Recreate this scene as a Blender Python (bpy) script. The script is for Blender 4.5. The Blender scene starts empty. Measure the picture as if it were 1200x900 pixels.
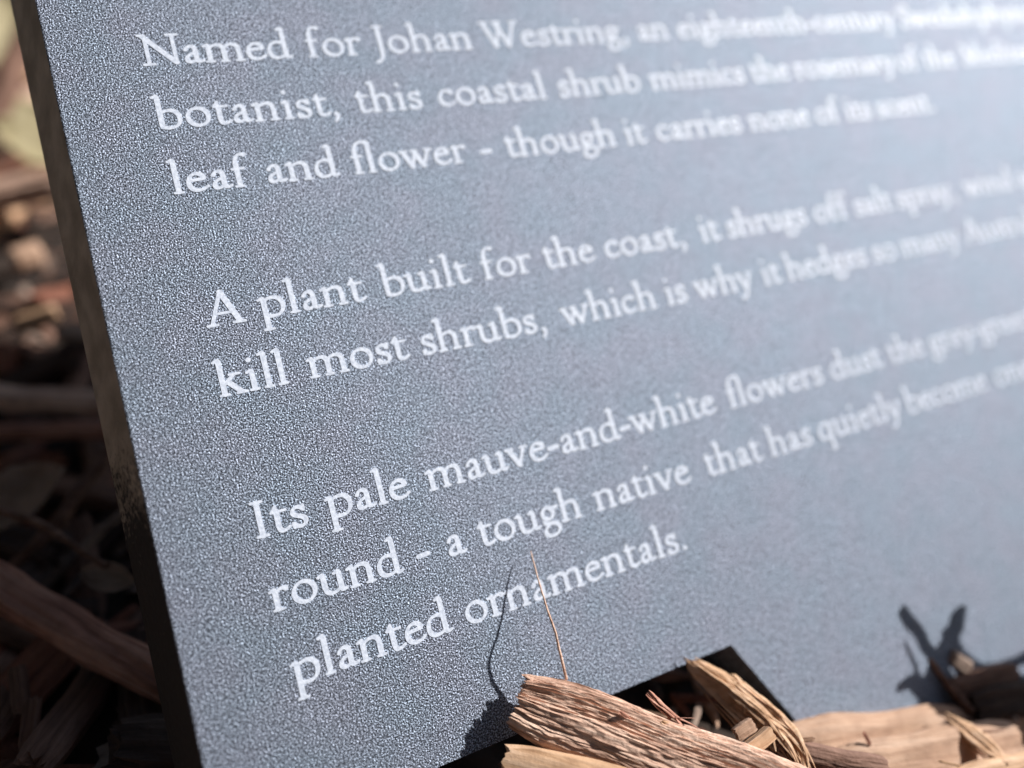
import bpy, math, random
import numpy as np
from mathutils import Vector, Matrix, noise
from mathutils.geometry import delaunay_2d_cdt

random.seed(7)
S = 0.008                     # one text row of the plaque = 8 mm
scene = bpy.context.scene
col = scene.collection

# ------------------------------------------------------------------ frame of the plaque
TH = math.radians(45)         # the plaque leans back
s_, c_ = math.sin(TH), math.cos(TH)
BM = np.array([[1, 0, 0], [0, -s_, c_], [0, -c_, -s_]])      # columns: along the rows, down the plaque, into the plaque
CONTACT = 11.5
def W(p):                     # plaque rows -> world rows
    return BM @ (np.array(p, float) - np.array([0, CONTACT, 0]))
def WV(p):                    # plaque rows -> world metres
    return Vector(W(p) * S)
CAMP = np.array([-0.2472929, 7.05397395, -11.05698324])
RC = np.array([[0.90586125, 0.26606524, -0.32958258],
               [-0.20905398, 0.95756012, 0.19843148],
               [0.36839086, -0.11085084, 0.92303861]])      # rows: camera right, down, forward in plaque axes
FPX = 895.26
def ray(x, y):
    return RC.T @ np.array([(x - 600) / FPX, (y - 450) / FPX, 1.0])
def at(x, y, k):              # world rows at depth k along the view
    return W(CAMP + k * ray(x, y))
def over(x, y, h):            # world rows, h rows in front of the plaque's face
    d = ray(x, y)
    return W(CAMP + d * ((-h - CAMP[2]) / d[2]))

# ------------------------------------------------------------------ camera
cd = bpy.data.cameras.new('camera')
cam = bpy.data.objects.new('camera', cd); col.objects.link(cam)
r_ = BM @ RC[0]; u_ = -(BM @ RC[1]); f_ = BM @ RC[2]
M = Matrix(((r_[0], u_[0], -f_[0]), (r_[1], u_[1], -f_[1]), (r_[2], u_[2], -f_[2]))).to_4x4()
M.translation = WV(CAMP)
cam.matrix_world = M
cd.sensor_width = 36.0; cd.sensor_fit = 'HORIZONTAL'
cd.lens = FPX / 1200 * 36.0
cd.clip_start = 0.002; cd.clip_end = 500
cd.dof.use_dof = True
cd.dof.focus_distance = 10.7 * S
cd.dof.aperture_fstop = cd.lens / 1000 / (0.48 * S)
scene.camera = cam

# ------------------------------------------------------------------ light
SUNP = np.array([1.5, -0.75, -1.0]); SUNP /= np.linalg.norm(SUNP)
sunw = BM @ SUNP
elev = math.asin(sunw[2]); az = math.atan2(sunw[0], sunw[1])
world = bpy.data.worlds.new('World'); scene.world = world; world.use_nodes = True
nt = world.node_tree
sky = nt.nodes.new('ShaderNodeTexSky'); sky.sky_type = 'NISHITA'; sky.sun_disc = False
sky.sun_elevation = elev; sky.sun_rotation = az
nt.links.new(sky.outputs[0], nt.nodes['Background'].inputs[0])
nt.nodes['Background'].inputs[1].default_value = 0.062
ld = bpy.data.lights.new('sun', 'SUN'); ld.energy = 5.0; ld.angle = math.radians(0.53); ld.color = (1.0, 0.965, 0.92)
sun = bpy.data.objects.new('sun', ld); col.objects.link(sun)
sun.rotation_euler = Vector(sunw).to_track_quat('Z', 'Y').to_euler()
scene.view_settings.view_transform = 'Standard'; scene.view_settings.look = 'None'
scene.view_settings.exposure = 0.35; scene.view_settings.gamma = 1.0

# ------------------------------------------------------------------ helpers
def tag(o, label=None, cat=None, group=None, kind=None):
    if label: o['label'] = label
    if cat: o['category'] = cat
    if group: o['group'] = group
    if kind: o['kind'] = kind
    return o
def mesh(name, verts, faces, mat, parent=None, smooth=False, mw=None):
    me = bpy.data.meshes.new(name)
    me.from_pydata([tuple(v) for v in verts], [], faces); me.update()
    if mat: me.materials.append(mat)
    if smooth: me.polygons.foreach_set('use_smooth', [True] * len(me.polygons))
    o = bpy.data.objects.new(name, me); col.objects.link(o)
    if parent: o.parent = parent
    if mw is not None: o.matrix_world = mw
    return o
class NB:
    def __init__(self, name):
        self.m = bpy.data.materials.new(name); self.m.use_nodes = True
        self.t = self.m.node_tree; self.b = self.t.nodes['Principled BSDF']
    def n(self, t, **kw):
        x = self.t.nodes.new(t)
        for k, v in kw.items():
            if k in x.inputs: x.inputs[k].default_value = v
            else: setattr(x, k, v)
        return x
    def l(self, a, b): self.t.links.new(a, b)
    def ramp(self, stops):
        r = self.n('ShaderNodeValToRGB'); e = r.color_ramp.elements
        while len(e) < len(stops): e.new(0.5)
        for q, (p, c) in zip(e, stops):
            q.position = p; q.color = (*c, 1) if len(c) == 3 else c
        return r

# ------------------------------------------------------------------ materials
def powder_coat():
    """charcoal powder coat with fine bright metal flake in it"""
    k = NB('charcoal_powder_coat')
    tc = k.n('ShaderNodeTexCoord')
    n1 = k.n('ShaderNodeTexNoise', Scale=5000.0, Detail=1.5, Roughness=0.6); k.l(tc.outputs['Object'], n1.inputs['Vector'])
    n2 = k.n('ShaderNodeTexNoise', Scale=5600.0, Detail=1.0); n2.noise_dimensions = '4D'; n2.inputs['W'].default_value = 3.7
    k.l(tc.outputs['Object'], n2.inputs['Vector'])
    n4 = k.n('ShaderNodeTexNoise', Scale=140.0, Detail=3.0); k.l(tc.outputs['Object'], n4.inputs['Vector'])
    b = k.n('ShaderNodeBump', Strength=1.0, Distance=0.00018); k.l(n1.outputs['Fac'], b.inputs['Height'])
    k.l(b.outputs[0], k.b.inputs['Normal'])
    r = k.ramp([(0.36, (0.043, 0.047, 0.060)), (0.50, (0.226, 0.256, 0.314)), (0.64, (0.655, 0.735, 0.865))]); k.l(n2.outputs['Fac'], r.inputs[0])
    hue = k.n('ShaderNodeMixRGB', blend_type='MULTIPLY'); hue.inputs[0].default_value = 0.32
    r4 = k.ramp([(0.35, (0.82, 0.95, 1.0)), (0.65, (1.0, 0.92, 0.98))]); k.l(n4.outputs['Fac'], r4.inputs[0])
    k.l(r.outputs[0], hue.inputs[1]); k.l(r4.outputs[0], hue.inputs[2])
    k.l(hue.outputs[0], k.b.inputs['Base Color'])
    k.b.inputs['Metallic'].default_value = 0.85
    k.b.inputs['Roughness'].default_value = 0.72
    return k.m
def lettering_paint():
    k = NB('white_lettering_paint')
    tc = k.n('ShaderNodeTexCoord')
    n1 = k.n('ShaderNodeTexNoise', Scale=2600.0, Detail=2.0); k.l(tc.outputs['Object'], n1.inputs['Vector'])
    b = k.n('ShaderNodeBump', Strength=0.7, Distance=0.00006); k.l(n1.outputs['Fac'], b.inputs['Height'])
    k.l(b.outputs[0], k.b.inputs['Normal'])
    r = k.ramp([(0.32, (0.56, 0.62, 0.74)), (0.62, (0.74, 0.80, 0.92))]); k.l(n1.outputs['Fac'], r.inputs[0])
    k.l(r.outputs[0], k.b.inputs['Base Color'])
    k.b.inputs['Roughness'].default_value = 0.55
    return k.m
def wood(name, dark, mid, light, rough=0.75, grain=1.0, bump=0.00035, spec=0.35):
    k = NB(name)
    tc = k.n('ShaderNodeTexCoord')
    mp = k.n('ShaderNodeMapping'); mp.inputs['Scale'].default_value = (55 * grain, 900 * grain, 900 * grain)
    k.l(tc.outputs['Object'], mp.inputs['Vector'])
    n1 = k.n('ShaderNodeTexNoise', Scale=1.0, Detail=6.0, Roughness=0.65, Distortion=0.4); k.l(mp.outputs[0], n1.inputs['Vector'])
    n2 = k.n('ShaderNodeTexNoise', Scale=330.0, Detail=4.0); k.l(tc.outputs['Object'], n2.inputs['Vector'])
    n3 = k.n('ShaderNodeTexNoise', Scale=2200.0, Detail=3.0); k.l(tc.outputs['Object'], n3.inputs['Vector'])
    r1 = k.ramp([(0.30, dark), (0.47, mid), (0.70, light)]); k.l(n1.outputs['Fac'], r1.inputs[0])
    r2 = k.ramp([(0.35, (0.72, 0.69, 0.68)), (0.60, (1, 1, 1))]); k.l(n2.outputs['Fac'], r2.inputs[0])
    mx = k.n('ShaderNodeMixRGB', blend_type='MULTIPLY'); mx.inputs[0].default_value = 0.8
    k.l(r1.outputs[0], mx.inputs[1]); k.l(r2.outputs[0], mx.inputs[2])
    k.l(mx.outputs[0], k.b.inputs['Base Color'])
    ad = k.n('ShaderNodeMath', operation='MULTIPLY_ADD'); ad.inputs[1].default_value = 0.35
    k.l(n3.outputs['Fac'], ad.inputs[0]); k.l(n1.outputs['Fac'], ad.inputs[2])
    b = k.n('ShaderNodeBump', Strength=1.0, Distance=bump); k.l(ad.outputs[0], b.inputs['Height'])
    k.l(b.outputs[0], k.b.inputs['Normal'])
    k.b.inputs['Roughness'].default_value = rough
    k.b.inputs['Specular IOR Level'].default_value = spec
    return k.m
def plain(name, a, b_, scale=250.0, rough=0.7, bump=0.0002):
    k = NB(name)
    tc = k.n('ShaderNodeTexCoord')
    n1 = k.n('ShaderNodeTexNoise', Scale=scale, Detail=5.0); k.l(tc.outputs['Object'], n1.inputs['Vector'])
    r = k.ramp([(0.35, a), (0.65, b_)]); k.l(n1.outputs['Fac'], r.inputs[0]); k.l(r.outputs[0], k.b.inputs['Base Color'])
    b = k.n('ShaderNodeBump', Strength=0.8, Distance=bump); k.l(n1.outputs['Fac'], b.inputs['Height']); k.l(b.outputs[0], k.b.inputs['Normal'])
    k.b.inputs['Roughness'].default_value = rough
    return k.m
COAT = powder_coat(); PAINT = lettering_paint()
W_PINK = wood('weathered_pinkish_wood', (0.18, 0.085, 0.052), (0.74, 0.48, 0.36), (0.86, 0.65, 0.52), grain=1.3)
W_TAN = wood('fresh_tan_wood', (0.40, 0.22, 0.115), (0.62, 0.39, 0.235), (0.74, 0.52, 0.36), bump=0.00015)
W_PALE = wood('pale_peeled_wood', (0.33, 0.19, 0.12), (0.52, 0.335, 0.23), (0.60, 0.42, 0.31), bump=0.00018)
W_BROWN = wood('brown_bark', (0.07, 0.036, 0.025), (0.20, 0.108, 0.075), (0.32, 0.19, 0.14))
W_RED = wood('reddish_bark', (0.08, 0.030, 0.020), (0.26, 0.100, 0.063), (0.38, 0.17, 0.11))
W_RUST = wood('rust_red_bark', (0.18, 0.075, 0.05), (0.46, 0.215, 0.15), (0.58, 0.33, 0.245))
W_DRIFT = wood('silvered_stick_wood', (0.30, 0.21, 0.17), (0.66, 0.52, 0.44), (0.78, 0.64, 0.56))
W_GREY = wood('greyed_bark', (0.16, 0.115, 0.092), (0.38, 0.28, 0.225), (0.52, 0.41, 0.34))
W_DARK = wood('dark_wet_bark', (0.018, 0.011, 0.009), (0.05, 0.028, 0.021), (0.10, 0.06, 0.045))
LEAF_GREY = plain('dead_grey_leaf', (0.26, 0.175, 0.13), (0.42, 0.30, 0.235))
LEAF_OLIVE = plain('dry_olive_leaf', (0.20, 0.165, 0.08), (0.33, 0.28, 0.16))
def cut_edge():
    """black coated edge whose upper length is painted dusty brown for the light reflected there, breaking up in speckles at its lower end"""
    k = NB('painted_light_edge')
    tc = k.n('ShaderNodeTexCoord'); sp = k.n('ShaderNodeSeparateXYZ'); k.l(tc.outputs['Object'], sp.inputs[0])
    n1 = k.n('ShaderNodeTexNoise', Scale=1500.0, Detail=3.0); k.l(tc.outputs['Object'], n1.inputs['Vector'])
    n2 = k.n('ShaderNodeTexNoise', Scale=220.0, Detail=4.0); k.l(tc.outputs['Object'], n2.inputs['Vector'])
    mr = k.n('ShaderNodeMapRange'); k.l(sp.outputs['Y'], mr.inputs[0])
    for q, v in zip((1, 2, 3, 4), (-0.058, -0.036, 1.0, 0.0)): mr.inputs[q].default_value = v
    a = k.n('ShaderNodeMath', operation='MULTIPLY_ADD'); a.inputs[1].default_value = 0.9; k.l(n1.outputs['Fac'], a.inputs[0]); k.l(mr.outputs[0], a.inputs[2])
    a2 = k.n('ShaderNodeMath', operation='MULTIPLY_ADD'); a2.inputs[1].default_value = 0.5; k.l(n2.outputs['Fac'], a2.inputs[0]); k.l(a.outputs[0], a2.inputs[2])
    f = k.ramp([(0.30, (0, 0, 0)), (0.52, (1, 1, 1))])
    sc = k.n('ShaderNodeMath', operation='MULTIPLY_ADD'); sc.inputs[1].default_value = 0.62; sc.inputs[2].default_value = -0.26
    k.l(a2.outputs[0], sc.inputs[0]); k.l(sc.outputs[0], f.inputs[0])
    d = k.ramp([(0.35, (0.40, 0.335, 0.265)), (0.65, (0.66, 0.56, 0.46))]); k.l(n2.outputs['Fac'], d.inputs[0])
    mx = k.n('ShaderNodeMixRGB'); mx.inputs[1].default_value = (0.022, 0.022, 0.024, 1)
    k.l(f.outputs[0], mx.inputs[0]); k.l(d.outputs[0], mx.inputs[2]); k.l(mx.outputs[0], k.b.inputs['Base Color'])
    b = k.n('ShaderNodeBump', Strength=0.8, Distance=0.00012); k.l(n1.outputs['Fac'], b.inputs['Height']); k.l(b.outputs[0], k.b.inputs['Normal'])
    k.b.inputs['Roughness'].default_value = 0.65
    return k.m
EDGE = cut_edge()  # lighter upper flank colour stands in for reflected light, lower part left black
SOIL = plain('dark_soil', (0.012, 0.008, 0.006), (0.045, 0.028, 0.02), 180.0, 0.95, 0.002)

# ------------------------------------------------------------------ setting: ground
def gh(x, y):                # height of the soil in rows at (x, y) rows
    h = -0.75
    t = min(max((x - 5.0) / 9.0, 0), 1); h -= 1.2 * t * t * (3 - 2 * t)
    if y > 18: h += min((y - 18) * 0.02, 0.6)
    d = math.hypot(x, y)
    a = min(1, 60 / (d + 1))
    h += a * 0.28 * noise.noise(Vector((x * 0.35, y * 0.35, 0.3))) + a * 0.10 * noise.noise(Vector((x * 1.1, y * 1.1, 4.3)))
    return h
def build_ground():
    def axis():
        a = [i * 0.6 for i in range(-50, 51)]
        st, v = 0.6, 30.0
        ext = []
        while v < 9000:
            st *= 1.28; v += st; ext.append(v)
        return [-e for e in reversed(ext)] + a + ext
    xs, ys = axis(), axis()
    vs = [(x * S, y * S, gh(x, y) * S) for y in ys for x in xs]
    n = len(xs)
    fs = [(j * n + i, j * n + i + 1, (j + 1) * n + i + 1, (j + 1) * n + i) for j in range(len(ys) - 1) for i in range(n - 1)]
    o = mesh('ground', vs, fs, SOIL, smooth=True); tag(o, kind='structure')
build_ground()

# ------------------------------------------------------------------ chips, twigs, leaves
def chip_mesh(L, Wd, T, seed, rag=0.12, rough=0.06, sq=0.55, nu=90, nv=56, taper=(0.8, 0.8), bend=0.0, groove=1.0, fine=1.0, hollow=1.0):
    """split piece of wood: length along x, grooved along the grain, splintered at both ends (rows)"""
    o = Vector((seed * 7.31, seed * 3.17, seed * 1.93))
    vs = []; fs = []
    cs = []
    for j in range(nv):
        a = 2 * math.pi * j / nv
        ca, sa = math.cos(a), math.sin(a)
        cs.append((math.copysign(abs(ca) ** sq, ca), math.copysign(abs(sa) ** sq, sa)))
    endA = []; endB = []
    for y, z in cs:
        q = Vector((y * 2.6, z * 1.3, 0)) + o
        e1 = noise.noise(q) * 0.7 + noise.noise(q * 3.1) * 0.55 + (fine - 1) * (abs(noise.noise(q * 7.0)) * 0.7 + noise.noise(q * 17.0) * 0.35)
        e2 = noise.noise(q + Vector((9, 4, 2))) * 0.7 + noise.noise(q * 3.1 + Vector((9, 4, 2))) * 0.55
        endA.append(rag * L * e1); endB.append(rag * L * e2)
    for i in range(nu + 1):
        t = i / nu
        tt = 0.5 - 0.5 * math.cos(math.pi * t) if True else t
        tt = 0.55 * t + 0.45 * tt
        prof = 1.0
        if tt < 0.16: prof = taper[0] + (1 - taper[0]) * math.sin(math.pi / 2 * tt / 0.16)
        if tt > 0.84: prof = taper[1] + (1 - taper[1]) * math.sin(math.pi / 2 * (1 - tt) / 0.16)
        for j, (cy, cz) in enumerate(cs):
            x0 = -L / 2 + endA[j]; x1 = L / 2 + endB[j]
            x = x0 + (x1 - x0) * tt
            q = Vector((x * 0.35 / max(Wd, 0.2), cy * 1.7, cz * 1.7)) + o
            g = noise.noise(q * 1.5) * 1.1
            g2 = -abs(noise.noise(Vector((x * 0.5 / max(Wd, .2), cy * 6.5 * fine, cz * 5 * fine)) + o)) * 1.3 * groove
            g3 = noise.noise(Vector((x * 5, cy * 15 * fine, cz * 12 * fine)) + o) * 0.25 * groove * fine
            if fine > 1: g3 += min(0, noise.noise(Vector((x * 1.3, cy * 4.2, cz * 3)) + o) + 0.10) * 1.1
            d = rough * Wd * (g + g2 + g3)
            rr = math.hypot(cy * Wd / 2, cz * T / 2)
            k = prof * (1 + d / max(rr, 0.25 * Wd))
            wv = 0.10 * Wd * noise.noise(Vector((x / max(Wd, .2) * 0.6, 0, seed * 1.0)))
            vs.append((x * S, (cy * Wd / 2 * k + wv) * S, (cz * T / 2 * k + bend * ((2 * tt - 1) ** 2) * L + wv * 0.5) * S))
    for i in range(nu):
        for j in range(nv):
            k = (j + 1) % nv
            fs.append((i * nv + j, (i + 1) * nv + j, (i + 1) * nv + k, i * nv + k))
    for e in (0, nu):        # broken ends: two inner rings, drawn in irregularly
        base = e * nv
        ring = [vs[base + j] for j in range(nv)]
        cx = sum(v[0] for v in ring) / nv; cy = sum(v[1] for v in ring) / nv; cz = sum(v[2] for v in ring) / nv
        sg = 1 if e == 0 else -1
        prev = base
        for f, dep in ((0.72, 0.06), (0.38, 0.10)):
            st = len(vs)
            for j, v in enumerate(ring):
                nz = noise.noise(Vector((v[1] / S * 5, v[2] / S * 5, f * 9 + seed)))
                vs.append((cx + (v[0] - cx) * f + sg * (dep * hollow + 0.16 * nz * hollow ** 0.5) * Wd * S, cy + (v[1] - cy) * f, cz + (v[2] - cz) * f))
            for j in range(nv):
                k = (j + 1) % nv
                q = (prev + j, prev + k, st + k, st + j)
                fs.append(q if e == 0 else q[::-1])
            prev = st
        c = len(vs); vs.append((cx + sg * 0.12 * hollow * Wd * S, cy, cz))
        for j in range(nv):
            k = (j + 1) % nv
            q = (prev + j, prev + k, c)
            fs.append(q if e == 0 else q[::-1])
    return vs, fs
def frame(p0, p1, up=(0, 0, 1), roll=0.0):
    """matrix with x from p0 to p1 (world rows), z close to up, at the middle"""
    p0 = Vector(p0); p1 = Vector(p1)
    x = (p1 - p0).normalized(); z = Vector(up); z = (z - x * z.dot(x)).normalized(); y = z.cross(x)
    m = Matrix((x, y, z)).transposed().to_4x4() @ Matrix.Rotation(roll, 4, 'X')
    m.translation = (p0 + p1) / 2 * S
    return m
TOCAM = -(BM @ RC[2])
def chip(name, label, cat, p0, p1, Wd, T, mat, seed, up=(0, 0, 1), roll=0.0, group=None, **kw):
    L = (Vector(p1) - Vector(p0)).length
    vs, fs = chip_mesh(L, Wd, T, seed, **kw)
    o = mesh(name, vs, fs, mat, smooth=False, mw=frame(p0, p1, up, roll))
    tag(o, label, cat, group); return o
def tube_data(pts, rad, nv=8, flat=1.0, jit=0.0, seed=0):
    """tapered tube along points in metres (rad list, metres)"""
    vs = []; fs = []
    n = len(pts); pts = [Vector(p) for p in pts]
    up = Vector((0.13, 0.2, 1)).normalized()
    for i, p in enumerate(pts):
        t = (pts[min(i + 1, n - 1)] - pts[max(i - 1, 0)]).normalized()
        a = t.cross(up)
        if a.length < 1e-4: a = t.cross(Vector((1, 0, 0)))
        a.normalize(); b = t.cross(a)
        for j in range(nv):
            th = 2 * math.pi * j / nv
            r = rad[i] * (1 + jit * noise.noise(Vector((i * 0.4, j * 1.7, seed * 5.1))))
            vs.append(p + a * (math.cos(th) * r) + b * (math.sin(th) * r * flat))
    for i in range(n - 1):
        for j in range(nv):
            k = (j + 1) % nv
            fs.append((i * nv + j, i * nv + k, (i + 1) * nv + k, (i + 1) * nv + j))
    fs.append(tuple(range(nv))[::-1]); fs.append(tuple((n - 1) * nv + j for j in range(nv)))
    return vs, fs
def spline(ps, m=8):
    ps = [np.array(p, float) for p in ps]; out = []
    P = [2 * ps[0] - ps[1]] + ps + [2 * ps[-1] - ps[-2]]
    for i in range(1, len(P) - 2):
        for k in range(m):
            t = k / m
            a, b, c, d = P[i - 1], P[i], P[i + 1], P[i + 2]
            out.append(0.5 * ((2 * b) + (-a + c) * t + (2 * a - 5 * b + 4 * c - d) * t * t + (-a + 3 * b - 3 * c + d) * t ** 3))
    out.append(ps[-1]); return out
def twig(name, label, cat, ps, r0, r1, mat, seed=1, group=None, nv=10, flat=1.0, jit=0.5, m=8):
    pts = spline(ps, m)
    c = Vector(pts[len(pts) // 2]) * S
    n = len(pts)
    for i in range(1, n - 1):
        pts[i] = pts[i] + 0.25 * r0 * np.array(noise.noise_vector(Vector((i * 0.3, seed, 0))))
    rad = [(r0 + (r1 - r0) * i / (n - 1)) * S for i in range(n)]
    vs, fs = tube_data([Vector(p) * S - c for p in pts], rad, nv, flat, jit, seed)
    o = mesh(name, vs, fs, mat, smooth=True); o.location = c
    tag(o, label, cat, group); return o
def leaf(name, label, centre, L, Wd, mat, normal, along, seed=1, group=None, curl=0.25):
    """curled dead leaf, a thin closed shell with a midrib"""
    nu, nv = 24, 14
    top = []
    for i in range(nu + 1):
        t = i / nu; w = Wd / 2 * (math.sin(math.pi * min(1, t * 0.96 + 0.03)) ** 0.75)
        for j in range(nv + 1):
            v = 2 * j / nv - 1
            z = curl * Wd * (abs(v) ** 1.6) * 0.8 + 0.18 * L * (t - 0.5) ** 2 + 0.04 * Wd * noise.noise(Vector((t * 5, v * 3, seed)))
            z += 0.02 * L * math.exp(-(v * 8) ** 2)
            edge = 1 + 0.12 * noise.noise(Vector((t * 9, math.copysign(1, v), seed * 3.0)))
            top.append(((t - 0.5) * L * S, v * w * edge * S, z * S))
    N = len(top); th = 0.03 * S
    vs = top + [(x, y, z - th) for x, y, z in top]; fs = []
    m = nv + 1
    for i in range(nu):
        for j in range(nv):
            a = i * m + j
            fs.append((a, a + m, a + m + 1, a + 1)); fs.append((N + a, N + a + 1, N + a + m + 1, N + a + m))
    rim = [j for j in range(m)] + [i * m + nv for i in range(1, nu + 1)] + [nu * m + j for j in range(nv - 1, -1, -1)] + [i * m for i in range(nu - 1, 0, -1)]
    for a, b in zip(rim, rim[1:] + rim[:1]): fs.append((a, b, N + b, N + a))
    z = Vector(normal).normalized(); x = Vector(along); x = (x - z * x.dot(z)).normalized(); y = z.cross(x)
    mw = Matrix((x, y, z)).transposed().to_4x4(); mw.translation = Vector(centre) * S
    o = mesh(name, vs, fs, mat, smooth=True, mw=mw); tag(o, label, 'leaf', group); return o

# ------------------------------------------------------------------ leafy screen added round the bed to block open sky
FOLIAGE = plain('grey_green_foliage', (0.045, 0.058, 0.028), (0.10, 0.115, 0.06), 60.0, 0.6, 0.0002)
def build_added_hedge():
    r = random.Random(31)
    hedge = bpy.data.objects.new('hedge', None); col.objects.link(hedge)
    hedge.location = (0, 0, gh(0, 0) * S)
    tag(hedge, 'added grey-green leaf screen round the mulch bed blocking open sky, mostly out of view', 'hedge')
    z0 = gh(0, 0) * S
    vs = []; fs = []; sv = []; sf = []
    def pos(u):                                   # along the hedge: front right, front, left, back
        a = math.radians(-36 - u * 238)
        rad = 0.62 + 0.10 * math.sin(u * 9)
        return a, rad
    for _ in range(42000):
        u = r.random(); a, rad = pos(u)
        h = r.random() ** 0.8
        top = 1.05 + 0.5 * max(0, 1 - abs(u - 0.22) / 0.3) ** 0.5 + 0.12 * math.sin(u * 23) + 0.07 * math.sin(u * 57)
        z = h * top
        d = rad + r.uniform(0, 0.34) + 0.10 * (1 - h) * r.random() - 0.12 * math.sin(math.pi * h) * r.random()
        p = Vector((0.06 + math.cos(a) * d, math.sin(a) * d, z))
        t = Vector((r.gauss(0, 1), r.gauss(0, 1), r.gauss(0.5, 0.8))).normalized()
        s1 = t.cross(Vector((r.gauss(0, 1), r.gauss(0, 1), r.gauss(0, 1)))).normalized()
        n = t.cross(s1)
        L = r.uniform(0.018, 0.042); w = L * r.uniform(0.14, 0.24)
        b = len(vs)
        vs.extend([p, p + t * L * 0.4 + s1 * w + n * w * 0.25, p + t * L, p + t * L * 0.4 - s1 * w + n * w * 0.25])
        fs.append((b, b + 1, b + 2)); fs.append((b, b + 2, b + 3))
    for _ in range(260):
        u = r.random(); a, rad = pos(u); d = rad + 0.17 + r.uniform(-0.06, 0.06)
        p = Vector((0.06 + math.cos(a) * d, math.sin(a) * d, -0.02)); pts = []
        lean = Vector((r.gauss(0, .12), r.gauss(0, .12), 1)); H = r.uniform(0.6, 1.05)
        for k in range(7):
            pts.append(p + lean * (H * k / 6) + Vector((r.gauss(0, .012), r.gauss(0, .012), 0)))
        v, f = tube_data(pts, [0.007 * (1 - 0.8 * k / 6) for k in range(7)], 6)
        b = len(sv); sv.extend(v); sf.extend(tuple(b + q for q in g) for g in f)
    mesh('foliage', vs, fs, FOLIAGE, hedge); mesh('stems', sv, sf, W_BROWN, hedge, smooth=True)
build_added_hedge()

def build_added_tree():
    """unseen tree added so that its crown blocks the sky over the bed; the low sun comes in under it"""
    r = random.Random(77)
    t = bpy.data.objects.new('added_tree', None); col.objects.link(t)
    base = Vector((-1.35, 0.55, -0.01)); t.location = base
    tag(t, 'added unseen tree whose crown blocks the sky over the mulch bed', 'tree')
    tv = []; tf = []; lv = []; lf = []
    def limb(pts, r0, r1):
        n = len(pts)
        v, f = tube_data(pts, [r0 + (r1 - r0) * k / (n - 1) for k in range(n)], 9, 1, 0.3, 3)
        b = len(tv); tv.extend(v); tf.extend(tuple(b + q for q in g) for g in f)
    fork = Vector((0.25, -0.05, 1.45))
    limb([Vector((0, 0, 0)), Vector((0.05, 0.02, 0.5)), Vector((0.12, -0.02, 1.0)), fork], 0.06, 0.045)
    ends = []
    for k in range(16):
        e = Vector((1.25 + r.uniform(-1.15, 1.05), -0.75 + r.uniform(-1.1, 1.1), r.uniform(1.75, 2.3)))
        m = fork.lerp(e, 0.5) + Vector((r.gauss(0, .05), r.gauss(0, .05), 0.12))
        limb([fork - Vector((0, 0, 0.04)), m, e], 0.024, 0.006); ends += [e, m]
    for _ in range(34000):
        c = ends[r.randrange(len(ends))]
        p = c + Vector((r.gauss(0, .2), r.gauss(0, .2), r.gauss(0, .12)))
        if p.z < 1.5: continue
        a = Vector((r.gauss(0, 1), r.gauss(0, 1), r.gauss(-.3, .5))).normalized()
        s1 = a.cross(Vector((r.gauss(0, .5), r.gauss(0, .5), 1))).normalized(); L = r.uniform(0.03, 0.06); w = L * .17
        b = len(lv); lv.extend([p, p + a * L * .45 + s1 * w, p + a * L, p + a * L * .45 - s1 * w])
        lf.append((b, b + 1, b + 2)); lf.append((b, b + 2, b + 3))
    mesh('trunk', tv, tf, W_BROWN, t, smooth=True); mesh('crown', lv, lf, FOLIAGE, t)
build_added_tree()  # added out of view to keep overhead sky light off the bed

# ------------------------------------------------------------------ the plaque
PX0, PX1, PY0, PY1 = -1.24, 22.6, -7.0, 10.66
SX0, SX1, TIP = 6.62, 14.74, (10.68, 18.4)
ORG = np.array([10.68, CONTACT, 0.0])
plaque = bpy.data.objects.new('plaque', None); col.objects.link(plaque)
pm = Matrix([list(r) for r in BM]).to_4x4(); pm.translation = WV(ORG); plaque.matrix_world = pm
tag(plaque, 'charcoal metal garden plaque with raised white lettering, leaning on its stake in the mulch', 'plaque')
def PL(p): return ((p[0] - ORG[0]) * S, (p[1] - ORG[1]) * S, (p[2] - ORG[2]) * S)
def plate_mesh():
    # front outline, then a small arris, flank flaring back to the rear outline; the sheet is 4 mm thick
    T = 1.0; fl = 0.42; r = 0.022
    def ring(off, z, bot): return [(PX0 - off, PY0 - off, z), (PX1 + off, PY0 - off, z), (PX1 + off, PY1 + bot, z), (PX0 - off, PY1 + bot, z)]
    rings = [ring(-r, 0, 0.0), ring(-r * 0.3, r * 0.35, 0.0), ring(r * 0.1, r * 1.1, 0.0), ring(fl, T, 0.0)]
    vs = [PL(p) for q in rings for p in q]; fs = [(3, 2, 1, 0)]
    fs = [(0, 3, 2, 1)]
    for k in range(3):
        for j in range(4):
            a, b = k * 4 + j, k * 4 + (j + 1) % 4
            fs.append((a, b, b + 4, a + 4))
    fs.append((12, 13, 14, 15))
    return vs, fs
panel = mesh('panel', *plate_mesh(), COAT, plaque)
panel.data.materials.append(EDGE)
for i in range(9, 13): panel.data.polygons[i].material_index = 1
def stake_mesh():
    e = PY1
    sh = [(SX0, e), (SX1, e), (TIP[0] + 0.1, TIP[1]), (TIP[0] - 0.1, TIP[1])]
    vs = [PL((x, y, z)) for z in (0.0, 1.0) for x, y in sh]
    return vs, [(0, 3, 2, 1), (4, 5, 6, 7), (0, 1, 5, 4), (1, 2, 6, 5), (2, 3, 7, 6), (3, 0, 4, 7)]
stake = mesh('stake', *stake_mesh(), COAT, plaque)

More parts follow.
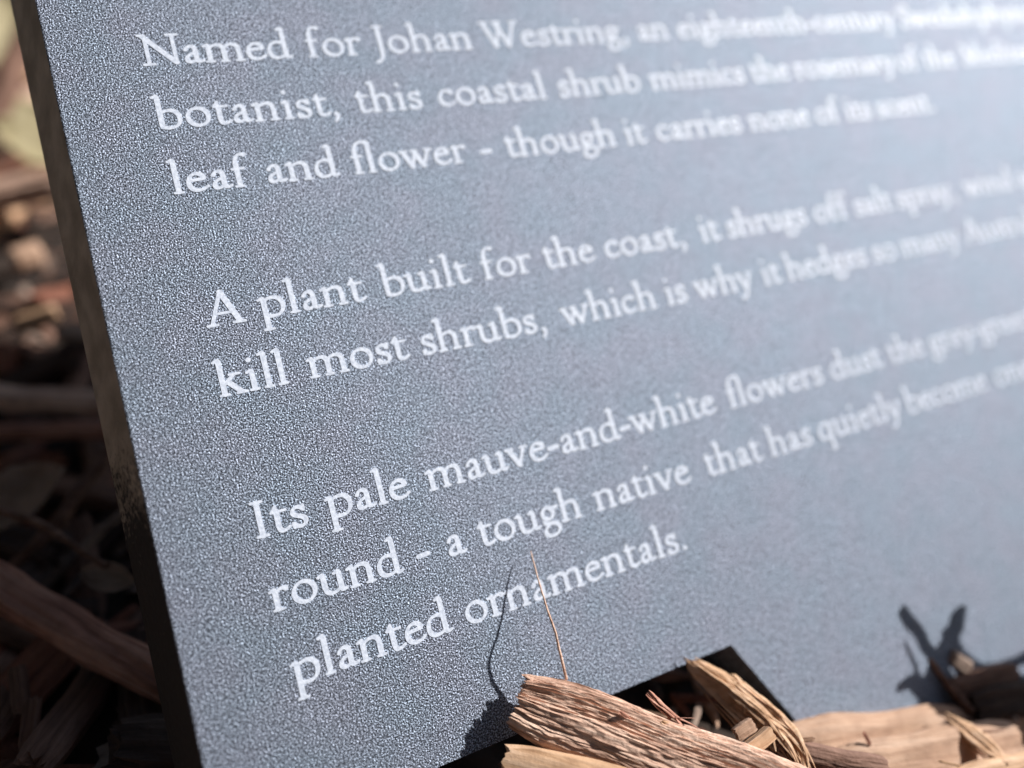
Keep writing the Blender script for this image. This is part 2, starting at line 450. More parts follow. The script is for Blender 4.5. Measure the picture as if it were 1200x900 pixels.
# ------------------------------------------------------------------ lettering: a broad-nib roman drawn stroke by stroke
def nibpoly(a, b, deg, n=16):
    t = math.radians(deg); out = []
    for i in range(n):
        q = 2 * math.pi * i / n
        x, y = a * math.cos(q), b * math.sin(q)
        out.append((x * math.cos(t) - y * math.sin(t), x * math.sin(t) + y * math.cos(t)))
    return out
NIBS = {'b': nibpoly(50, 28, 28), 's': nibpoly(51, 42, 0), 't': nibpoly(29, 26, 0, 12), 'f': nibpoly(27, 24, 0, 12),
        'd': nibpoly(47, 47, 0), 'e': nibpoly(38, 38, 0), 'h': nibpoly(38, 33, 20), 'k': nibpoly(56, 45, 0), 'm': nibpoly(40, 34, 0)}
def serif(x, y, l=72, r=72): return ('f', f'M {x-l} {y} L {x+r} {y}'), ('m', f'M {x-l*0.32} {y+8} L {x+r*0.32} {y+8}')
def flag(x, y): return (('t', f'M {x-88} {y-38} L {x-6} {y-6}'), ('m', f'M {x-40} {y-24} L {x-6} {y-10}'))
def stem(x, y0, y1): return (('s', f'M {x} {y0} L {x} {y1}'),)
def ell(x, y, rx, ry):
    k = 0.5523
    return (('b', f'M {x-rx} {y} C {x-rx} {y+ry*k} {x-rx*k} {y+ry} {x} {y+ry} C {x+rx*k} {y+ry} {x+rx} {y+ry*k} {x+rx} {y} '
                  f'C {x+rx} {y-ry*k} {x+rx*k} {y-ry} {x} {y-ry} C {x-rx*k} {y-ry} {x-rx} {y-ry*k} {x-rx} {y}'),)
B0 = 20                       # centre height of the foot serifs
G = {
 'a': [('b', 'M 88 300 C 120 385 262 405 262 285 L 262 95 C 262 45 300 18 372 50'), ('b', 'M 262 232 C 190 205 82 180 82 100 C 82 15 190 5 262 92'), ('e', 'M 92 296 L 94 300'), ('s', 'M 262 270 L 262 100')],
 'b': [*stem(108, 60, 650), *flag(108, 690), ('b', 'M 108 305 C 170 400 442 425 442 205 C 442 -5 220 -15 108 42'), ('t', 'M 108 70 L 108 25')],
 'c': [('b', 'M 345 318 C 300 400 72 405 66 200 C 62 20 245 -15 368 88'), ('e', 'M 340 315 L 344 318')],
 'd': [('b', 'M 375 338 C 300 415 66 400 64 185 C 62 10 240 -20 378 92'), *stem(382, 70, 650), *flag(382, 690), ('b', 'M 382 80 C 384 30 410 25 470 42')],
 'e': [('h', 'M 80 232 L 350 255'), ('b', 'M 352 258 C 345 420 75 410 68 195 C 64 15 255 -20 385 88')],
 'f': [*stem(122, 30, 500), *serif(122, B0), ('b', 'M 122 480 C 122 660 220 705 322 655'), ('e', 'M 308 650 L 312 652'), ('t', 'M 36 376 L 255 382')],
 'F': [*stem(122, 30, 500), *serif(122, B0), ('b', 'M 122 480 C 122 700 290 715 402 668'), ('t', 'M 36 376 L 235 382'), *stem(408, 30, 660), *serif(408, B0)],
 'g': [*ell(196, 258, 118, 118), ('h', 'M 285 335 L 415 352'), ('b', 'M 135 160 C 70 125 75 65 150 58 L 285 42 C 395 20 405 -90 335 -150 C 250 -215 60 -215 55 -108 C 52 -50 115 0 165 38')],
 'h': [*stem(108, 30, 650), *flag(108, 690), *serif(108, B0), ('b', 'M 108 290 C 190 400 402 425 402 255'), *stem(402, 30, 262), *serif(402, B0)],
 'i': [*stem(135, 30, 350), *flag(135, 392), *serif(135, B0), ('d', 'M 122 585 L 126 587')],
 'k': [*stem(108, 30, 650), *flag(108, 690), *serif(108, B0), ('h', 'M 112 195 L 325 370'), ('t', 'M 250 380 L 420 380'), ('k', 'M 205 250 L 385 52'), ('t', 'M 330 20 L 500 22'), ('h', 'M 375 60 L 440 25')],
 'l': [*stem(130, 30, 650), *flag(130, 690), *serif(130, B0)],
 'm': [*stem(110, 30, 340), *flag(110, 388), *serif(110, B0), ('b', 'M 110 285 C 180 390 392 430 392 262'), *stem(392, 30, 265), *serif(392, B0, 66, 66), ('b', 'M 392 285 C 465 390 674 430 674 262'), *stem(674, 30, 265), *serif(674, B0, 66, 76)],
 'n': [*stem(110, 30, 340), *flag(110, 388), *serif(110, B0), ('b', 'M 110 285 C 190 395 408 430 408 262'), *stem(408, 30, 265), *serif(408, B0)],
 'o': [*ell(253, 200, 186, 180)],
 'p': [*stem(112, -225, 340), *flag(112, 392), *serif(112, -232, 78, 88), ('b', 'M 112 305 C 175 400 454 430 454 205 C 454 -10 230 -15 112 42')],
 'q': [('b', 'M 375 338 C 300 415 66 400 64 185 C 62 10 240 -20 378 92'), *stem(384, -225, 355), ('t', 'M 375 345 L 400 395'), *serif(384, -232, 80, 80)],
 'r': [*stem(110, 30, 340), *flag(110, 388), *serif(110, B0, 72, 88), ('b', 'M 110 280 C 150 365 235 400 312 362'), ('d', 'M 300 352 L 304 354')],
 's': [('b', 'M 278 318 C 230 400 82 385 82 295 C 82 195 288 215 288 105 C 288 0 110 -10 68 82'), ('t', 'M 284 388 L 280 300'), ('t', 'M 60 100 L 66 18')],
 't': [('s', 'M 128 390 L 128 110'), ('b', 'M 128 120 C 126 -5 225 5 305 60'), ('t', 'M 42 378 L 290 380'), ('t', 'M 52 382 L 126 478'), ('t', 'M 126 478 L 128 390'), ('m', 'M 105 400 L 122 420')],
 'u': [*stem(105, 150, 345), *flag(105, 392), ('b', 'M 105 160 C 105 -20 280 -10 388 95'), *stem(392, 70, 345), *flag(392, 392), ('b', 'M 392 85 C 394 30 425 25 475 42')],
 'v': [('k', 'M 80 365 L 236 35'), ('h', 'M 236 30 L 400 372'), ('t', 'M 5 380 L 150 380'), ('t', 'M 330 380 L 468 380')],
 'w': [('k', 'M 80 365 L 222 35'), ('h', 'M 222 30 L 345 372'), ('k', 'M 322 365 L 466 35'), ('h', 'M 466 30 L 630 372'), ('t', 'M 5 380 L 150 380'), ('t', 'M 262 380 L 382 380'), ('t', 'M 562 380 L 698 380')],
 'y': [('k', 'M 76 365 L 232 42'), ('h', 'M 392 372 L 215 -40 C 175 -150 130 -215 62 -190'), ('t', 'M 2 380 L 148 380'), ('t', 'M 318 380 L 446 380'), ('d', 'M 62 -182 L 70 -184')],
 ',': [('d', 'M 108 38 L 112 40'), ('h', 'M 138 30 C 150 -30 120 -80 78 -118')],
 '.': [('d', 'M 108 40 L 114 42')],
 '-': [('k', 'M 55 190 L 235 205')],
 'A': [('h', 'M 328 635 L 88 30'), ('k', 'M 335 640 L 578 40'), ('t', 'M 165 228 L 470 228'), ('t', 'M 8 20 L 180 20'), ('t', 'M 472 20 L 668 20'), ('m', 'M 540 35 L 612 35')],
 'N': [('h', 'M 130 25 L 130 620'), ('k', 'M 95 618 L 618 40'), ('h', 'M 625 30 L 625 630'), ('t', 'M 20 632 L 130 632'), ('t', 'M 35 20 L 230 20'), ('t', 'M 530 632 L 722 632')],
 'J': [*stem(168, 20, 630), ('b', 'M 168 40 C 168 -90 120 -160 20 -190'), ('t', 'M 72 632 L 268 632'), ('e', 'M 20 -180 L 28 -184')],
 'W': [('k', 'M 95 618 L 300 40'), ('h', 'M 300 30 L 478 600'), ('k', 'M 400 618 L 620 40'), ('h', 'M 620 30 L 838 620'), ('t', 'M 5 632 L 185 632'), ('t', 'M 330 632 L 500 632'), ('t', 'M 755 632 L 925 632')],
 'I': [*stem(168, 20, 630), ('t', 'M 75 632 L 262 632'), ('t', 'M 75 20 L 262 20'), ('m', 'M 140 36 L 196 36'), ('m', 'M 140 616 L 196 616')],
 'S': [('b', 'M 372 520 C 330 655 95 660 95 490 C 95 340 400 340 400 165 C 400 -25 115 -20 72 140'), ('t', 'M 378 640 L 372 500'), ('t', 'M 60 160 L 70 15')],
 'M': [('h', 'M 165 25 L 175 620'), ('k', 'M 165 615 L 412 60'), ('h', 'M 412 40 L 665 615'), ('s', 'M 680 30 L 668 620'), ('t', 'M 70 632 L 175 632'), ('t', 'M 70 20 L 260 20'), ('t', 'M 590 20 L 780 20'), ('t', 'M 660 632 L 770 632')],
}
ADV = dict(a=406, b=507, c=411, d=513, e=425, f=320, g=440, h=536, i=266, k=506, l=257, m=800, n=538, o=507, p=519, q=504, r=351, s=355, t=321, u=525, v=474, w=706, y=440, A=673, N=750, J=310, W=936, S=460, I=340, M=850)
ADV.update({',': 227, '.': 227, '-': 295, 'F': 540})
def path(d):
    t = d.split(); i = 0; out = []
    while i < len(t):
        c = t[i]
        if c in 'ML': out.append((float(t[i+1]), float(t[i+2]))); i += 3
        else:
            p0 = out[-1]; p = [(float(t[i+1+2*k]), float(t[i+2+2*k])) for k in range(3)]; i += 7
            n = 9
            for k in range(1, n + 1):
                u = k / n; v = 1 - u
                out.append(tuple(v**3*p0[m] + 3*v*v*u*p[0][m] + 3*v*u*u*p[1][m] + u**3*p[2][m] for m in (0, 1)))
    return out
def hull(ps):
    ps = sorted(set((round(x, 4), round(y, 4)) for x, y in ps))
    def half(q):
        h = []
        for p in q:
            while len(h) > 1 and (h[-1][0]-h[-2][0])*(p[1]-h[-2][1]) - (h[-1][1]-h[-2][1])*(p[0]-h[-2][0]) <= 1e-6: h.pop()
            h.append(p)
        return h
    a, b = half(ps), half(ps[::-1])
    return a[:-1] + b[:-1]
GL = {}
def glyph(ch):
    if ch in GL: return GL[ch]
    vs = []; faces = []
    for nib, d in G[ch]:
        pts = path(d); N = NIBS[nib]
        for p, q in zip(pts, pts[1:]):
            h = hull([(p[0] + x, p[1] + y) for x, y in N] + [(q[0] + x, q[1] + y) for x, y in N])
            st = len(vs); vs += [Vector((x / 1000, y / 1000)) for x, y in h]; faces.append(list(range(st, st + len(h))))
    r = delaunay_2d_cdt(vs, [], faces, 1, 1e-5)
    V = [(v[0], v[1]) for v in r[0]]; F = []
    for f, src in zip(r[2], r[5]):
        if not src: continue
        f = list(f)
        ar = sum(V[f[i]][0] * V[f[(i+1) % len(f)]][1] - V[f[(i+1) % len(f)]][0] * V[f[i]][1] for i in range(len(f)))
        F.append(f if ar > 0 else f[::-1])
    ed = {}
    for f in F:
        for a, b in zip(f, f[1:] + f[:1]): ed[(a, b)] = 1
    bd = [(a, b) for (a, b) in ed if (b, a) not in ed]
    GL[ch] = (V, F, bd); return GL[ch]
EM = 0.757
LINES = {
 0: [('Named', -70, 0.985), ('for', 3075), ('Johan', 4505), ('Westring,', 7055), ('an', 11167), ('eighteenth-century', 12364), ('Swedish', 20152), ('physician', 23456), ('and', 27250)],
 1: [('botanist,', -75, 1.03), ('this', 3792), ('coastal', 5603), ('shrub', 8549), ('mimics', 11110), ('the', 14215), ('rosemary', 15690), ('of', 19465), ('the', 20532), ('Mediterranean', 22130), ('in', 28350)],
 2: [('leaf', -80, 1.03), ('and', 1663), ('Fower', 3390), ('-', 6232), ('though', 6836), ('it', 9931), ('carries', 10825), ('none', 13665, 0.99), ('of', 15870), ('its', 16938), ('scent.', 18085)],
 4: [('A', 0), ('plant', 947), ('built', 3343), ('for', 5520), ('the', 6980), ('coast,', 8522), ('it', 11155), ('shrugs', 11950, 0.99), ('off', 14740), ('salt', 16137), ('spray,', 17675), ('wind', 20332), ('and', 22575)],
 5: [('kill', -80), ('most', 1557), ('shrubs,', 3804), ('which', 7024), ('is', 9704), ('why', 10546), ('it', 12535), ('hedges', 13320, 0.99), ('so', 16200), ('many', 17267), ('Australian', 19700)],
 7: [('Its', -60), ('pale', 1275), ('mauve-and-white', 3230), ('Fowers', 10520), ('dust', 13646), ('the', 15611), ('grey-green', 17074), ('foliage', 21424)],
 8: [('round', -30), ('-', 2670), ('a', 3267), ('tough', 3946), ('native', 6564), ('that', 9407), ('has', 11223), ('quietly', 12700), ('become', 15640, 0.965), ('one', 18940), ('of', 20560)],
 9: [('planted', 40), ('ornamentals.', 3285, 1.008)],
}
for row, words in LINES.items():
    vs = []; fs = []
    zt, zb = -0.006, 0.004
    for w, x0, *st in words:
        st = st[0] if st else 1.0
        for ch in w:
            V, F, bd = glyph(ch)
            n = len(V); a = len(vs)
            for z in (zt, zb):
                for x, y in V: vs.append(PL(((x0 / 1000 + x) * EM, row - y * EM, z)))
            fs += [tuple(a + i for i in f[::-1]) for f in F]
            fs += [(a + p, a + q, a + n + q, a + n + p) for p, q in bd]
            x0 += ADV[ch] * st
    mesh('text_line', vs, fs, PAINT, plaque)

# ------------------------------------------------------------------ lit wood by the foot of the plaque
UPC = Vector(TOCAM) + Vector((0, 0, 0.35))
UPG = Vector(TOCAM) + Vector((0, 0, 0.8))
chip('wood_chip', 'weathered pinkish wood chip with a splintered broken end, lying against the plaque in the sun', 'wood chip',
     at(606, 820, 10.70), at(1010, 972, 10.2), 0.96, 0.50, W_PINK, 3, up=UPC, rag=0.026, rough=0.042, sq=0.72, nu=280, nv=190, taper=(0.74, 0.9), fine=2.4, hollow=3.2)
chip('wood_chip', 'flat tan wood chip under the splintered pinkish chip, crossed by its shadow', 'wood chip',
     at(588, 914, 10.22), at(900, 1002, 9.85), 1.05, 0.30, W_TAN, 11, up=UPG, rag=0.05, rough=0.05, sq=0.45, groove=0.4)
def fibre_strip(name, label, cat, path_, n, spread, r0, mat, seed, group=None, core=None):
    """torn strip of wood: many tapered fibres that run together and fray apart"""
    rnd = random.Random(seed)
    base = spline(path_, 7); c = Vector(base[len(base) // 2]) * S
    vs = []; fs = []; N = len(base)
    for q in range(n):
        a0 = rnd.uniform(0, 0.35) if q > 4 else rnd.uniform(0, 0.06)
        a1 = rnd.uniform(0.62, 1.0)
        ox, oy = rnd.gauss(0, 1), rnd.gauss(0, 0.45)
        ph = rnd.uniform(0, 9); fr = rnd.gauss(0, 1) * 0.10
        i0, i1 = int(a0 * (N - 1)), int(a1 * (N - 1))
        if i1 - i0 < 4: continue
        pts = []; rad = []
        rr = r0 * rnd.uniform(0.5, 1.3)
        for i in range(i0, i1 + 1):
            t = i / (N - 1); u = (i - i0) / (i1 - i0)
            d = Vector(base[min(i + 1, N - 1)]) - Vector(base[max(i - 1, 0)]); d.normalize()
            sd = d.cross(UPC).normalized(); un = sd.cross(d)
            w = spread * (0.35 + 0.65 * math.sin(math.pi * min(1, t * 0.8 + 0.1)))
            fray = fr * max(0, u - 0.7) * 3
            p = Vector(base[i]) + sd * (w * ox * 0.5 + fray + 0.02 * math.sin(ph + t * 6)) + un * (w * oy * 0.6 + abs(fray) * 0.6)
            pts.append(p * S - c); rad.append(rr * S * (0.10 + 0.90 * math.sin(math.pi * min(max(u, 0.02), 0.98)) ** 0.7))
        v, f = tube_data(pts, rad, 7, rnd.uniform(0.3, 0.6), 0.8, seed + q)
        b = len(vs); vs += v; fs += [tuple(b + k for k in g) for g in f]
    if core:
        p0, p1, w, t = core
        v, f = chip_mesh((Vector(p1) - Vector(p0)).length, w, t, seed, rag=0.10, rough=0.10, sq=0.6, nu=70, nv=64, taper=(0.04, 0.3), fine=1.8)
        m = frame(p0, p1, UPC); b = len(vs)
        vs += [m @ Vector(q) - c for q in v]; fs += [tuple(b + k for k in g) for g in f]
    o = mesh(name, vs, fs, mat, smooth=not core); o.location = c
    tag(o, label, cat, group); return o
fibre_strip('torn_wood_strip', 'torn tan strip of stringy wood fibres poking up before the dark gap beside the stake', 'wood strip',
            [at(811, 776, 11.9), at(842, 799, 11.75), at(877, 829, 11.55), at(907, 857, 11.35), at(932, 888, 11.1), at(950, 935, 10.8)], 46, 0.26, 0.036, W_TAN, 5,
            core=(at(806, 773, 11.9), at(928, 868, 11.36), 0.30, 0.17))
fibre_strip('wood_splinter', 'thin reddish splinter rising from the top edge of the weathered pinkish chip', 'splinter',
            [at(758, 812, 10.75), at(775, 828, 10.7), at(800, 850, 10.6), at(825, 872, 10.5)], 5, 0.05, 0.03, W_RUST, 9)
fibre_strip('wood_splinter', 'short pale splinter standing in the dark gap behind the torn wood strip', 'splinter',
            [at(858, 791, 11.8), at(868, 806, 11.7), at(886, 826, 11.6), at(900, 842, 11.5)], 7, 0.09, 0.045, W_TAN, 14)
chip('wood_chip', 'small square-cut tan chip lying on the weathered pinkish chip beside the torn strip', 'wood chip',
     at(872, 884, 10.55), at(903, 858, 10.75), 0.19, 0.17, W_TAN, 21, up=UPC, rag=0.05, sq=0.3, nu=40, nv=48, taper=(0.97, 0.97), fine=1.7)
chip('wood_chip', 'tiny pale chip sitting between the pinkish chip and the torn strip', 'wood chip',
     at(862, 862, 10.95), at(882, 848, 11.05), 0.20, 0.14, W_PALE, 24, up=UPC, rag=0.10, sq=0.35, nu=40, nv=48, taper=(0.95, 0.9), fine=1.8)
chip('wood_chip', 'long pale sunlit wood chip against the foot of the plaque, right of the torn strip', 'wood chip',
     at(905, 884, 12.0), at(1128, 852, 13.3), 0.85, 0.35, W_PALE, 31, up=UPG, rag=0.03, rough=0.05, sq=0.5, groove=0.6)
chip('wood_chip', 'broad pale wood chip leaning below the long pale chip, cut by the lower edge', 'wood chip',
     at(985, 902, 11.8), at(1190, 868, 12.9), 0.75, 0.3, W_PALE, 37, up=UPG, rag=0.04, rough=0.06, sq=0.5, groove=0.6)
chip('wood_stick', 'round brown broken stick below the long pale chip, beside the torn strip', 'stick',
     at(905, 878, 11.25), at(1035, 900, 11.4), 0.36, 0.34, W_BROWN, 41, up=UPG, rag=0.04, sq=0.95, nu=60, nv=40)
chip('wood_chip', 'pale wood chip in the lower right corner with a dark hollow under it', 'wood chip',
     at(1120, 862, 13.3), at(1260, 838, 14.2), 0.6, 0.3, W_PALE, 43, up=UPG, rag=0.05, rough=0.07, sq=0.5)
chip('wood_chip', 'orange-tan wood chip along the bottom edge below the dark hollow', 'wood chip',
     at(1110, 925, 11.7), at(1290, 890, 12.6), 0.6, 0.3, W_TAN, 47, up=UPG, rag=0.05, rough=0.06, sq=0.5)
fibre_strip('torn_wood_strip', 'slanting tan splinter laid across the pale chips near the lower right corner', 'wood strip',
            [at(1105, 838, 12.8), at(1135, 862, 12.5), at(1165, 886, 12.2), at(1190, 912, 11.9)], 12, 0.16, 0.055, W_TAN, 19)
# the shaded clump between the plaque and the pale chips
chip('bark_chip', 'longer brown bark chip in the shade against the plaque, above the pale chips', 'bark chip',
     at(1118, 808, 13.55), at(1190, 790, 14.0), 0.50, 0.24, W_BROWN, 53, up=UPC, rag=0.06, sq=0.6, nu=40, nv=40)
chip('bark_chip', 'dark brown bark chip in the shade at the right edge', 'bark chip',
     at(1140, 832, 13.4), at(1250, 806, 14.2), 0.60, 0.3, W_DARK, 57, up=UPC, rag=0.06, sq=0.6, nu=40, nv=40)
twig('twig', 'thin brown twig slanting up out of the shaded clump against the plaque', 'twig',
     [at(1088, 772, 13.6), at(1110, 800, 13.5), at(1138, 834, 13.3)], 0.05, 0.07, W_BROWN, 3)
chip('bark_chip', 'small pale bark flake catching light in the shaded clump', 'bark chip',
     at(1112, 766, 13.75), at(1136, 784, 13.75), 0.26, 0.12, W_GREY, 59, up=UPC, rag=0.08, sq=0.7, nu=30, nv=32)
# loose slivers on the lit wood
rs = random.Random(8)
sliver = None
for x, y, k in ((925, 868, 11.25), (1012, 858, 11.9), (1150, 858, 12.5), (1100, 892, 11.75), (890, 892, 10.35), (776, 846, 10.42), (726, 834, 10.36)):
    a = rs.uniform(-0.4, 1.1); L = rs.uniform(14, 30)
    p0, p1 = at(x, y, k), at(x + L * math.cos(a), y + L * math.sin(a), k + rs.uniform(-0.05, 0.12))
    chip('wood_sliver', 'thin loose sliver among the sunlit wood chips at the foot of the plaque', 'sliver', p0, p1, rs.uniform(0.04, 0.09), rs.uniform(0.025, 0.05),
         rs.choice((W_TAN, W_PALE, W_PINK, W_RUST)), rs.randrange(900), up=UPC, rag=0.16, rough=0.1, nu=16, nv=14, taper=(0.1, 0.3), group='loose slivers on the sunlit chips')
# fibre standing off the plaque
twig('dry_fibre', 'hair-thin dry fibre standing up from the pinkish chip over the word ornamentals', 'fibre',
     [over(664, 796, 0.50), over(657, 768, 0.55), over(651, 742, 0.60), over(644, 722, 0.58), over(637, 700, 0.44), over(631, 680, 0.34), over(625, 658, 0.25), over(622, 646, 0.18)],
     0.021, 0.008, W_PINK, 2, nv=7, jit=0.2)
# twigs right of the photograph whose shadows fall on the plaque
def cast(x, y, h):
    p = CAMP + ray(x, y) * (-CAMP[2] / ray(x, y)[2])
    return W(p + SUNP / -SUNP[2] * h)
for lab, pts, r0, r1 in (
    ('straight dark twig sticking up before the right half of the plaque', [cast(1056, 714, 1.9), cast(1078, 745, 2.0), cast(1104, 784, 2.1), cast(1135, 830, 2.3)], 0.065, 0.08),
    ('thick dark stub of a twig leaning across the straight dark twig', [cast(1124, 724, 2.2), cast(1113, 752, 2.2), cast(1096, 800, 2.25), cast(1085, 845, 2.4)], 0.14, 0.22),
    ('thin dark side twig low on the left of the dark stub', [cast(1060, 752, 2.15), cast(1072, 780, 2.2), cast(1082, 812, 2.25), cast(1090, 850, 2.4)], 0.018, 0.05),
    ('frayed dark strip of bark bent low beside the dark stub', [cast(1052, 806, 2.15), cast(1070, 800, 2.2), cast(1090, 812, 2.25), cast(1110, 850, 2.4)], 0.04, 0.18),
    ('curved dark twig arching low beside the thick stub', [cast(1116, 750, 2.4), cast(1138, 780, 2.4), cast(1170, 784, 2.4), cast(1215, 768, 2.5), cast(1270, 780, 2.7)], 0.06, 0.10)):
    twig('twig', lab, 'twig', pts, r0, r1, W_DARK, 5)
chip('bark_chunk', 'upright dark chunk of bark holding the twigs before the right half of the plaque', 'bark',
     cast(1075, 858, 2.5), cast(1290, 835, 2.6), 1.0, 0.7, W_DARK, 61, up=UPC, rag=0.12, rough=0.16, sq=0.7, nu=60, nv=60, fine=1.6)

# ------------------------------------------------------------------ the mulch behind, left of the plaque
chip('bark_stick', 'long reddish brown stick slanting down behind the lower left edge of the plaque', 'stick',
     at(-70, 650, 12.9), at(250, 832, 11.9), 0.66, 0.55, W_RUST, 71, rag=0.03, rough=0.05, sq=0.85, groove=0.7)
chip('bark_stick', 'pale pinkish brown stick lying level behind the plaque', 'stick',
     at(-60, 462, 17.4), at(170, 476, 17.0), 0.66, 0.5, W_PINK, 73, rag=0.03, rough=0.05, sq=0.85, groove=0.6)
chip('bark_stick', 'rust-red stick lying just below the pale pinkish brown one', 'stick',
     at(-60, 508, 16.6), at(170, 502, 16.4), 0.42, 0.36, W_RUST, 77, rag=0.03, rough=0.05, sq=0.85)
leaf('dead_leaf', 'large dead grey-brown leaf on the dark mulch between the level sticks and the slanting one', at(22, 582, 14.4), 2.0, 1.05, LEAF_GREY, TOCAM + np.array([0, 0, .3]), (1, 0.25, 0.1), 3)
leaf('dead_leaf', 'small pale dead leaf tucked against the edge of the plaque above the slanting stick', at(128, 676, 13.0), 0.9, 0.5, LEAF_GREY, TOCAM + np.array([.2, 0, .3]), (1, -0.4, -0.4), 5)
twig('twig', 'thin brown twig crossing a thicker one beside the plaque', 'twig', [at(-20, 592, 13.4), at(40, 610, 13.2), at(80, 634, 13.0), at(125, 664, 12.9)], 0.07, 0.05, W_BROWN, 7)
twig('twig', 'thick purplish brown twig running up behind the thin crossing twig', 'twig', [at(15, 672, 13.9), at(60, 620, 14.2), at(95, 575, 14.6), at(135, 520, 15.2)], 0.15, 0.12, W_BROWN, 8)
twig('twig', 'short grey twig pointing up beside the plaque edge', 'twig', [at(92, 650, 14.0), at(115, 625, 14.2), at(150, 595, 14.5)], 0.09, 0.07, W_GREY, 9)
chip('bark_chip', 'upright brown chip among the darkest mulch at the lower left', 'bark chip', at(20, 782, 11.9), at(26, 838, 11.6), 0.26, 0.16, W_BROWN, 81, up=TOCAM, nu=40, nv=32)
chip('bark_chip', 'brown chip below the upright brown one at the lower left', 'bark chip', at(40, 818, 11.6), at(32, 880, 11.3), 0.26, 0.16, W_BROWN, 83, up=TOCAM, nu=40, nv=32)
chip('bark_stick', 'dark brown stick rising across the sunlit patch at the upper left', 'stick', at(-30, 190, 27), at(40, 20, 29), 0.95, 0.8, W_BROWN, 85, sq=0.85)
chip('wood_chip', 'pinkish chip lit by the sun in the mulch beyond the plaque', 'wood chip', at(-40, 236, 25.5), at(90, 212, 25.2), 1.7, 0.9, W_PINK, 87)
chip('wood_chip', 'small pinkish chip end in the shade below the sunlit one', 'wood chip', at(15, 305, 21.8), at(50, 296, 22.2), 0.8, 0.6, W_PALE, 89, nu=40, nv=32)
chip('wood_chip', 'orange-brown chip in the shade below the small pinkish one', 'wood chip', at(20, 382, 19.6), at(66, 366, 19.9), 0.55, 0.4, W_TAN, 91, nu=40, nv=32)
chip('bark_chip', 'light grey chip touching the edge of the plaque beside the orange-brown one', 'bark chip', at(70, 388, 19.4), at(110, 392, 19.2), 0.45, 0.3, W_GREY, 93, nu=40, nv=32)
leaf('dry_leaf', 'dry olive leaf in the sun at the top left corner', at(18, 150, 30), 4.5, 2.4, LEAF_OLIVE, (0.4, -0.5, 0.8), (1, 0.2, 0), 7)
leaf('dry_leaf', 'upper dry olive leaf standing behind the dark brown stick', at(0, 40, 36), 5.5, 3.0, LEAF_OLIVE, (0.5, -0.6, 0.6), (0.4, 0.2, 1), 8)
leaf('dry_leaf', 'lower dry olive leaf beside the sunlit pinkish chip', at(42, 178, 27.5), 3.0, 1.8, LEAF_OLIVE, (0.4, -0.4, 0.8), (1, -0.5, 0), 9)

protos = []
for q in range(6):
    protos.append(chip_mesh(random.uniform(2.2, 5.0), random.uniform(0.5, 1.0), random.uniform(0.25, 0.5), 101 + q * 3, nu=34, nv=28, sq=0.65))
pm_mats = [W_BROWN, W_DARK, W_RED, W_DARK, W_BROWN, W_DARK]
pmesh = []
for (v, f), m in zip(protos, pm_mats):
    me = bpy.data.meshes.new('mulch_chip'); me.from_pydata([tuple(p) for p in v], [], f); me.update(); me.materials.append(m); pmesh.append(me)
rnd = random.Random(12)
def scatter(n, xr, yr, label, group, zoff=(0.0, 0.35), sc=(0.7, 1.3)):
    for _ in range(n):
        x, y = rnd.uniform(*xr), rnd.uniform(*yr)
        o = bpy.data.objects.new('mulch_chip', rnd.choice(pmesh)); col.objects.link(o)
        o.location = Vector((x, y, gh(x, y) + rnd.uniform(*zoff))) * S
        o.rotation_euler = (rnd.uniform(-0.6, 0.6), rnd.uniform(-0.4, 0.4), rnd.uniform(0, 6.28))
        k = rnd.uniform(*sc); o.scale = (k, k, k)
        tag(o, label, 'bark chip', group)
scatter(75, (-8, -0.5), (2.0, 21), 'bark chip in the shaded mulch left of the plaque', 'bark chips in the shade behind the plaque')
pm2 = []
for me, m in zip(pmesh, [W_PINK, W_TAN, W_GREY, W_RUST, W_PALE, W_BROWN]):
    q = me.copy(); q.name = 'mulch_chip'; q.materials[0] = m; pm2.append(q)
pmesh = pm2
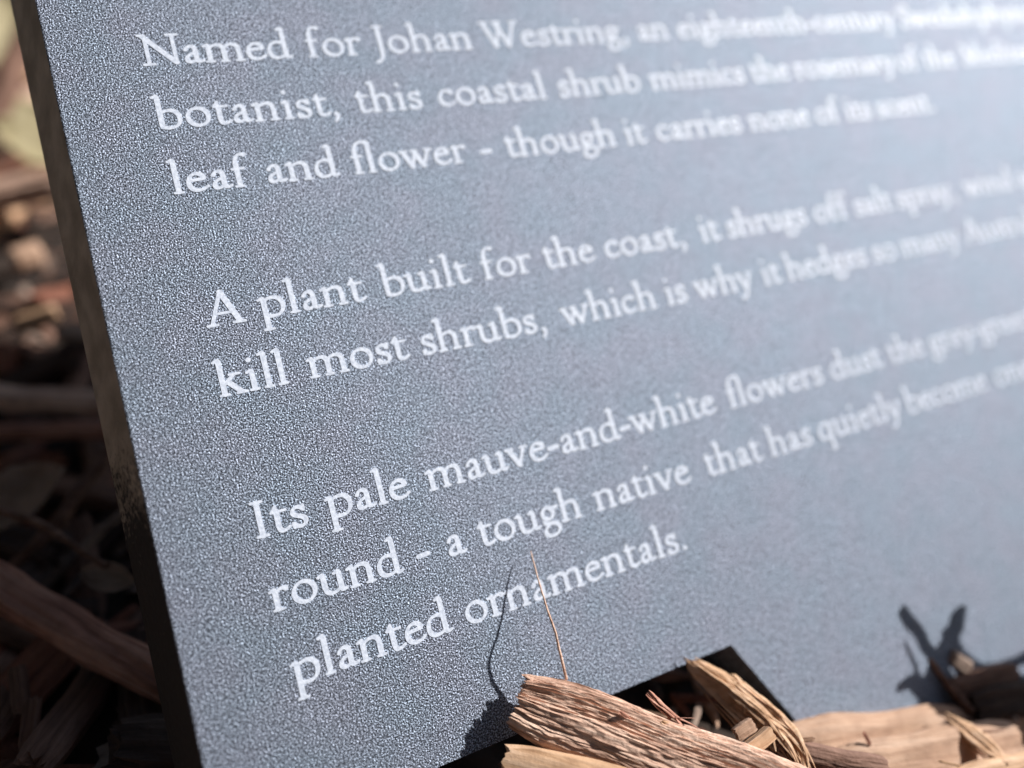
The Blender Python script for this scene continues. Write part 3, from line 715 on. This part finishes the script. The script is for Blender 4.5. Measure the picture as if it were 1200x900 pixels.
scatter(38, (-12, -2.5), (24, 56), 'bark chip in the sunlit mulch far behind the plaque', 'bark chips in the sun beyond the plaque', sc=(1.1, 2.0))
def litter():
    vs = []; mats = []; fs = []
    r = random.Random(5)
    def shard(x, y, mi):
        L = r.uniform(0.3, 1.6); w = r.uniform(0.12, 0.42); t = r.uniform(0.05, 0.16)
        m = Matrix.Rotation(r.uniform(0, 6.28), 3, 'Z') @ Matrix.Rotation(r.uniform(-0.5, 0.5), 3, 'Y') @ Matrix.Rotation(r.uniform(-0.6, 0.6), 3, 'X')
        o = Vector((x, y, gh(x, y) + r.uniform(-0.02, 0.22)))
        b = len(vs); K = 5
        for i in (0, 1, 2):
            tp = (r.uniform(0.2, 0.8), 1.0, r.uniform(0.2, 0.9))[i]
            for k in range(K):
                a = 6.283 * k / K + 0.4
                p = Vector(((i - 1) * L / 2 + r.uniform(-.1, .1) * L, math.cos(a) * w / 2 * tp * r.uniform(.7, 1.2), math.sin(a) * t / 2 * tp * r.uniform(.7, 1.2)))
                vs.append((o + m @ p) * S)
        for i in (0, 1):
            for k in range(K):
                n = (k + 1) % K; fs.append((b + i * K + k, b + i * K + n, b + (i + 1) * K + n, b + (i + 1) * K + k)); mats.append(mi)
        fs.append(tuple(b + k for k in range(K))[::-1]); fs.append(tuple(b + 2 * K + k for k in range(K))); mats.extend([mi, mi])
    for _ in range(5200): shard(r.uniform(-16, 26), r.uniform(0.9, 55), r.choice((0, 0, 1, 1, 2, 3)))
    for _ in range(2600): shard(r.uniform(-14, 28), r.uniform(-12, 0.6), r.choice((0, 1, 1, 2, 3, 4, 4)))
    for _ in range(9000):
        x, y = r.gauss(4, 26), r.gauss(6, 26)
        if -14 < x < 26 and -12 < y < 50: continue
        shard(x, y, r.choice((0, 0, 1, 1, 2, 3)))
    o = mesh('mulch_litter', vs, fs, W_DARK)
    for m in (W_BROWN, W_GREY, W_RED, W_PALE): o.data.materials.append(m)
    o.data.polygons.foreach_set('material_index', mats)
    tag(o, 'fine bark mulch litter covering the soil around the plaque', 'mulch', kind='stuff')
litter()
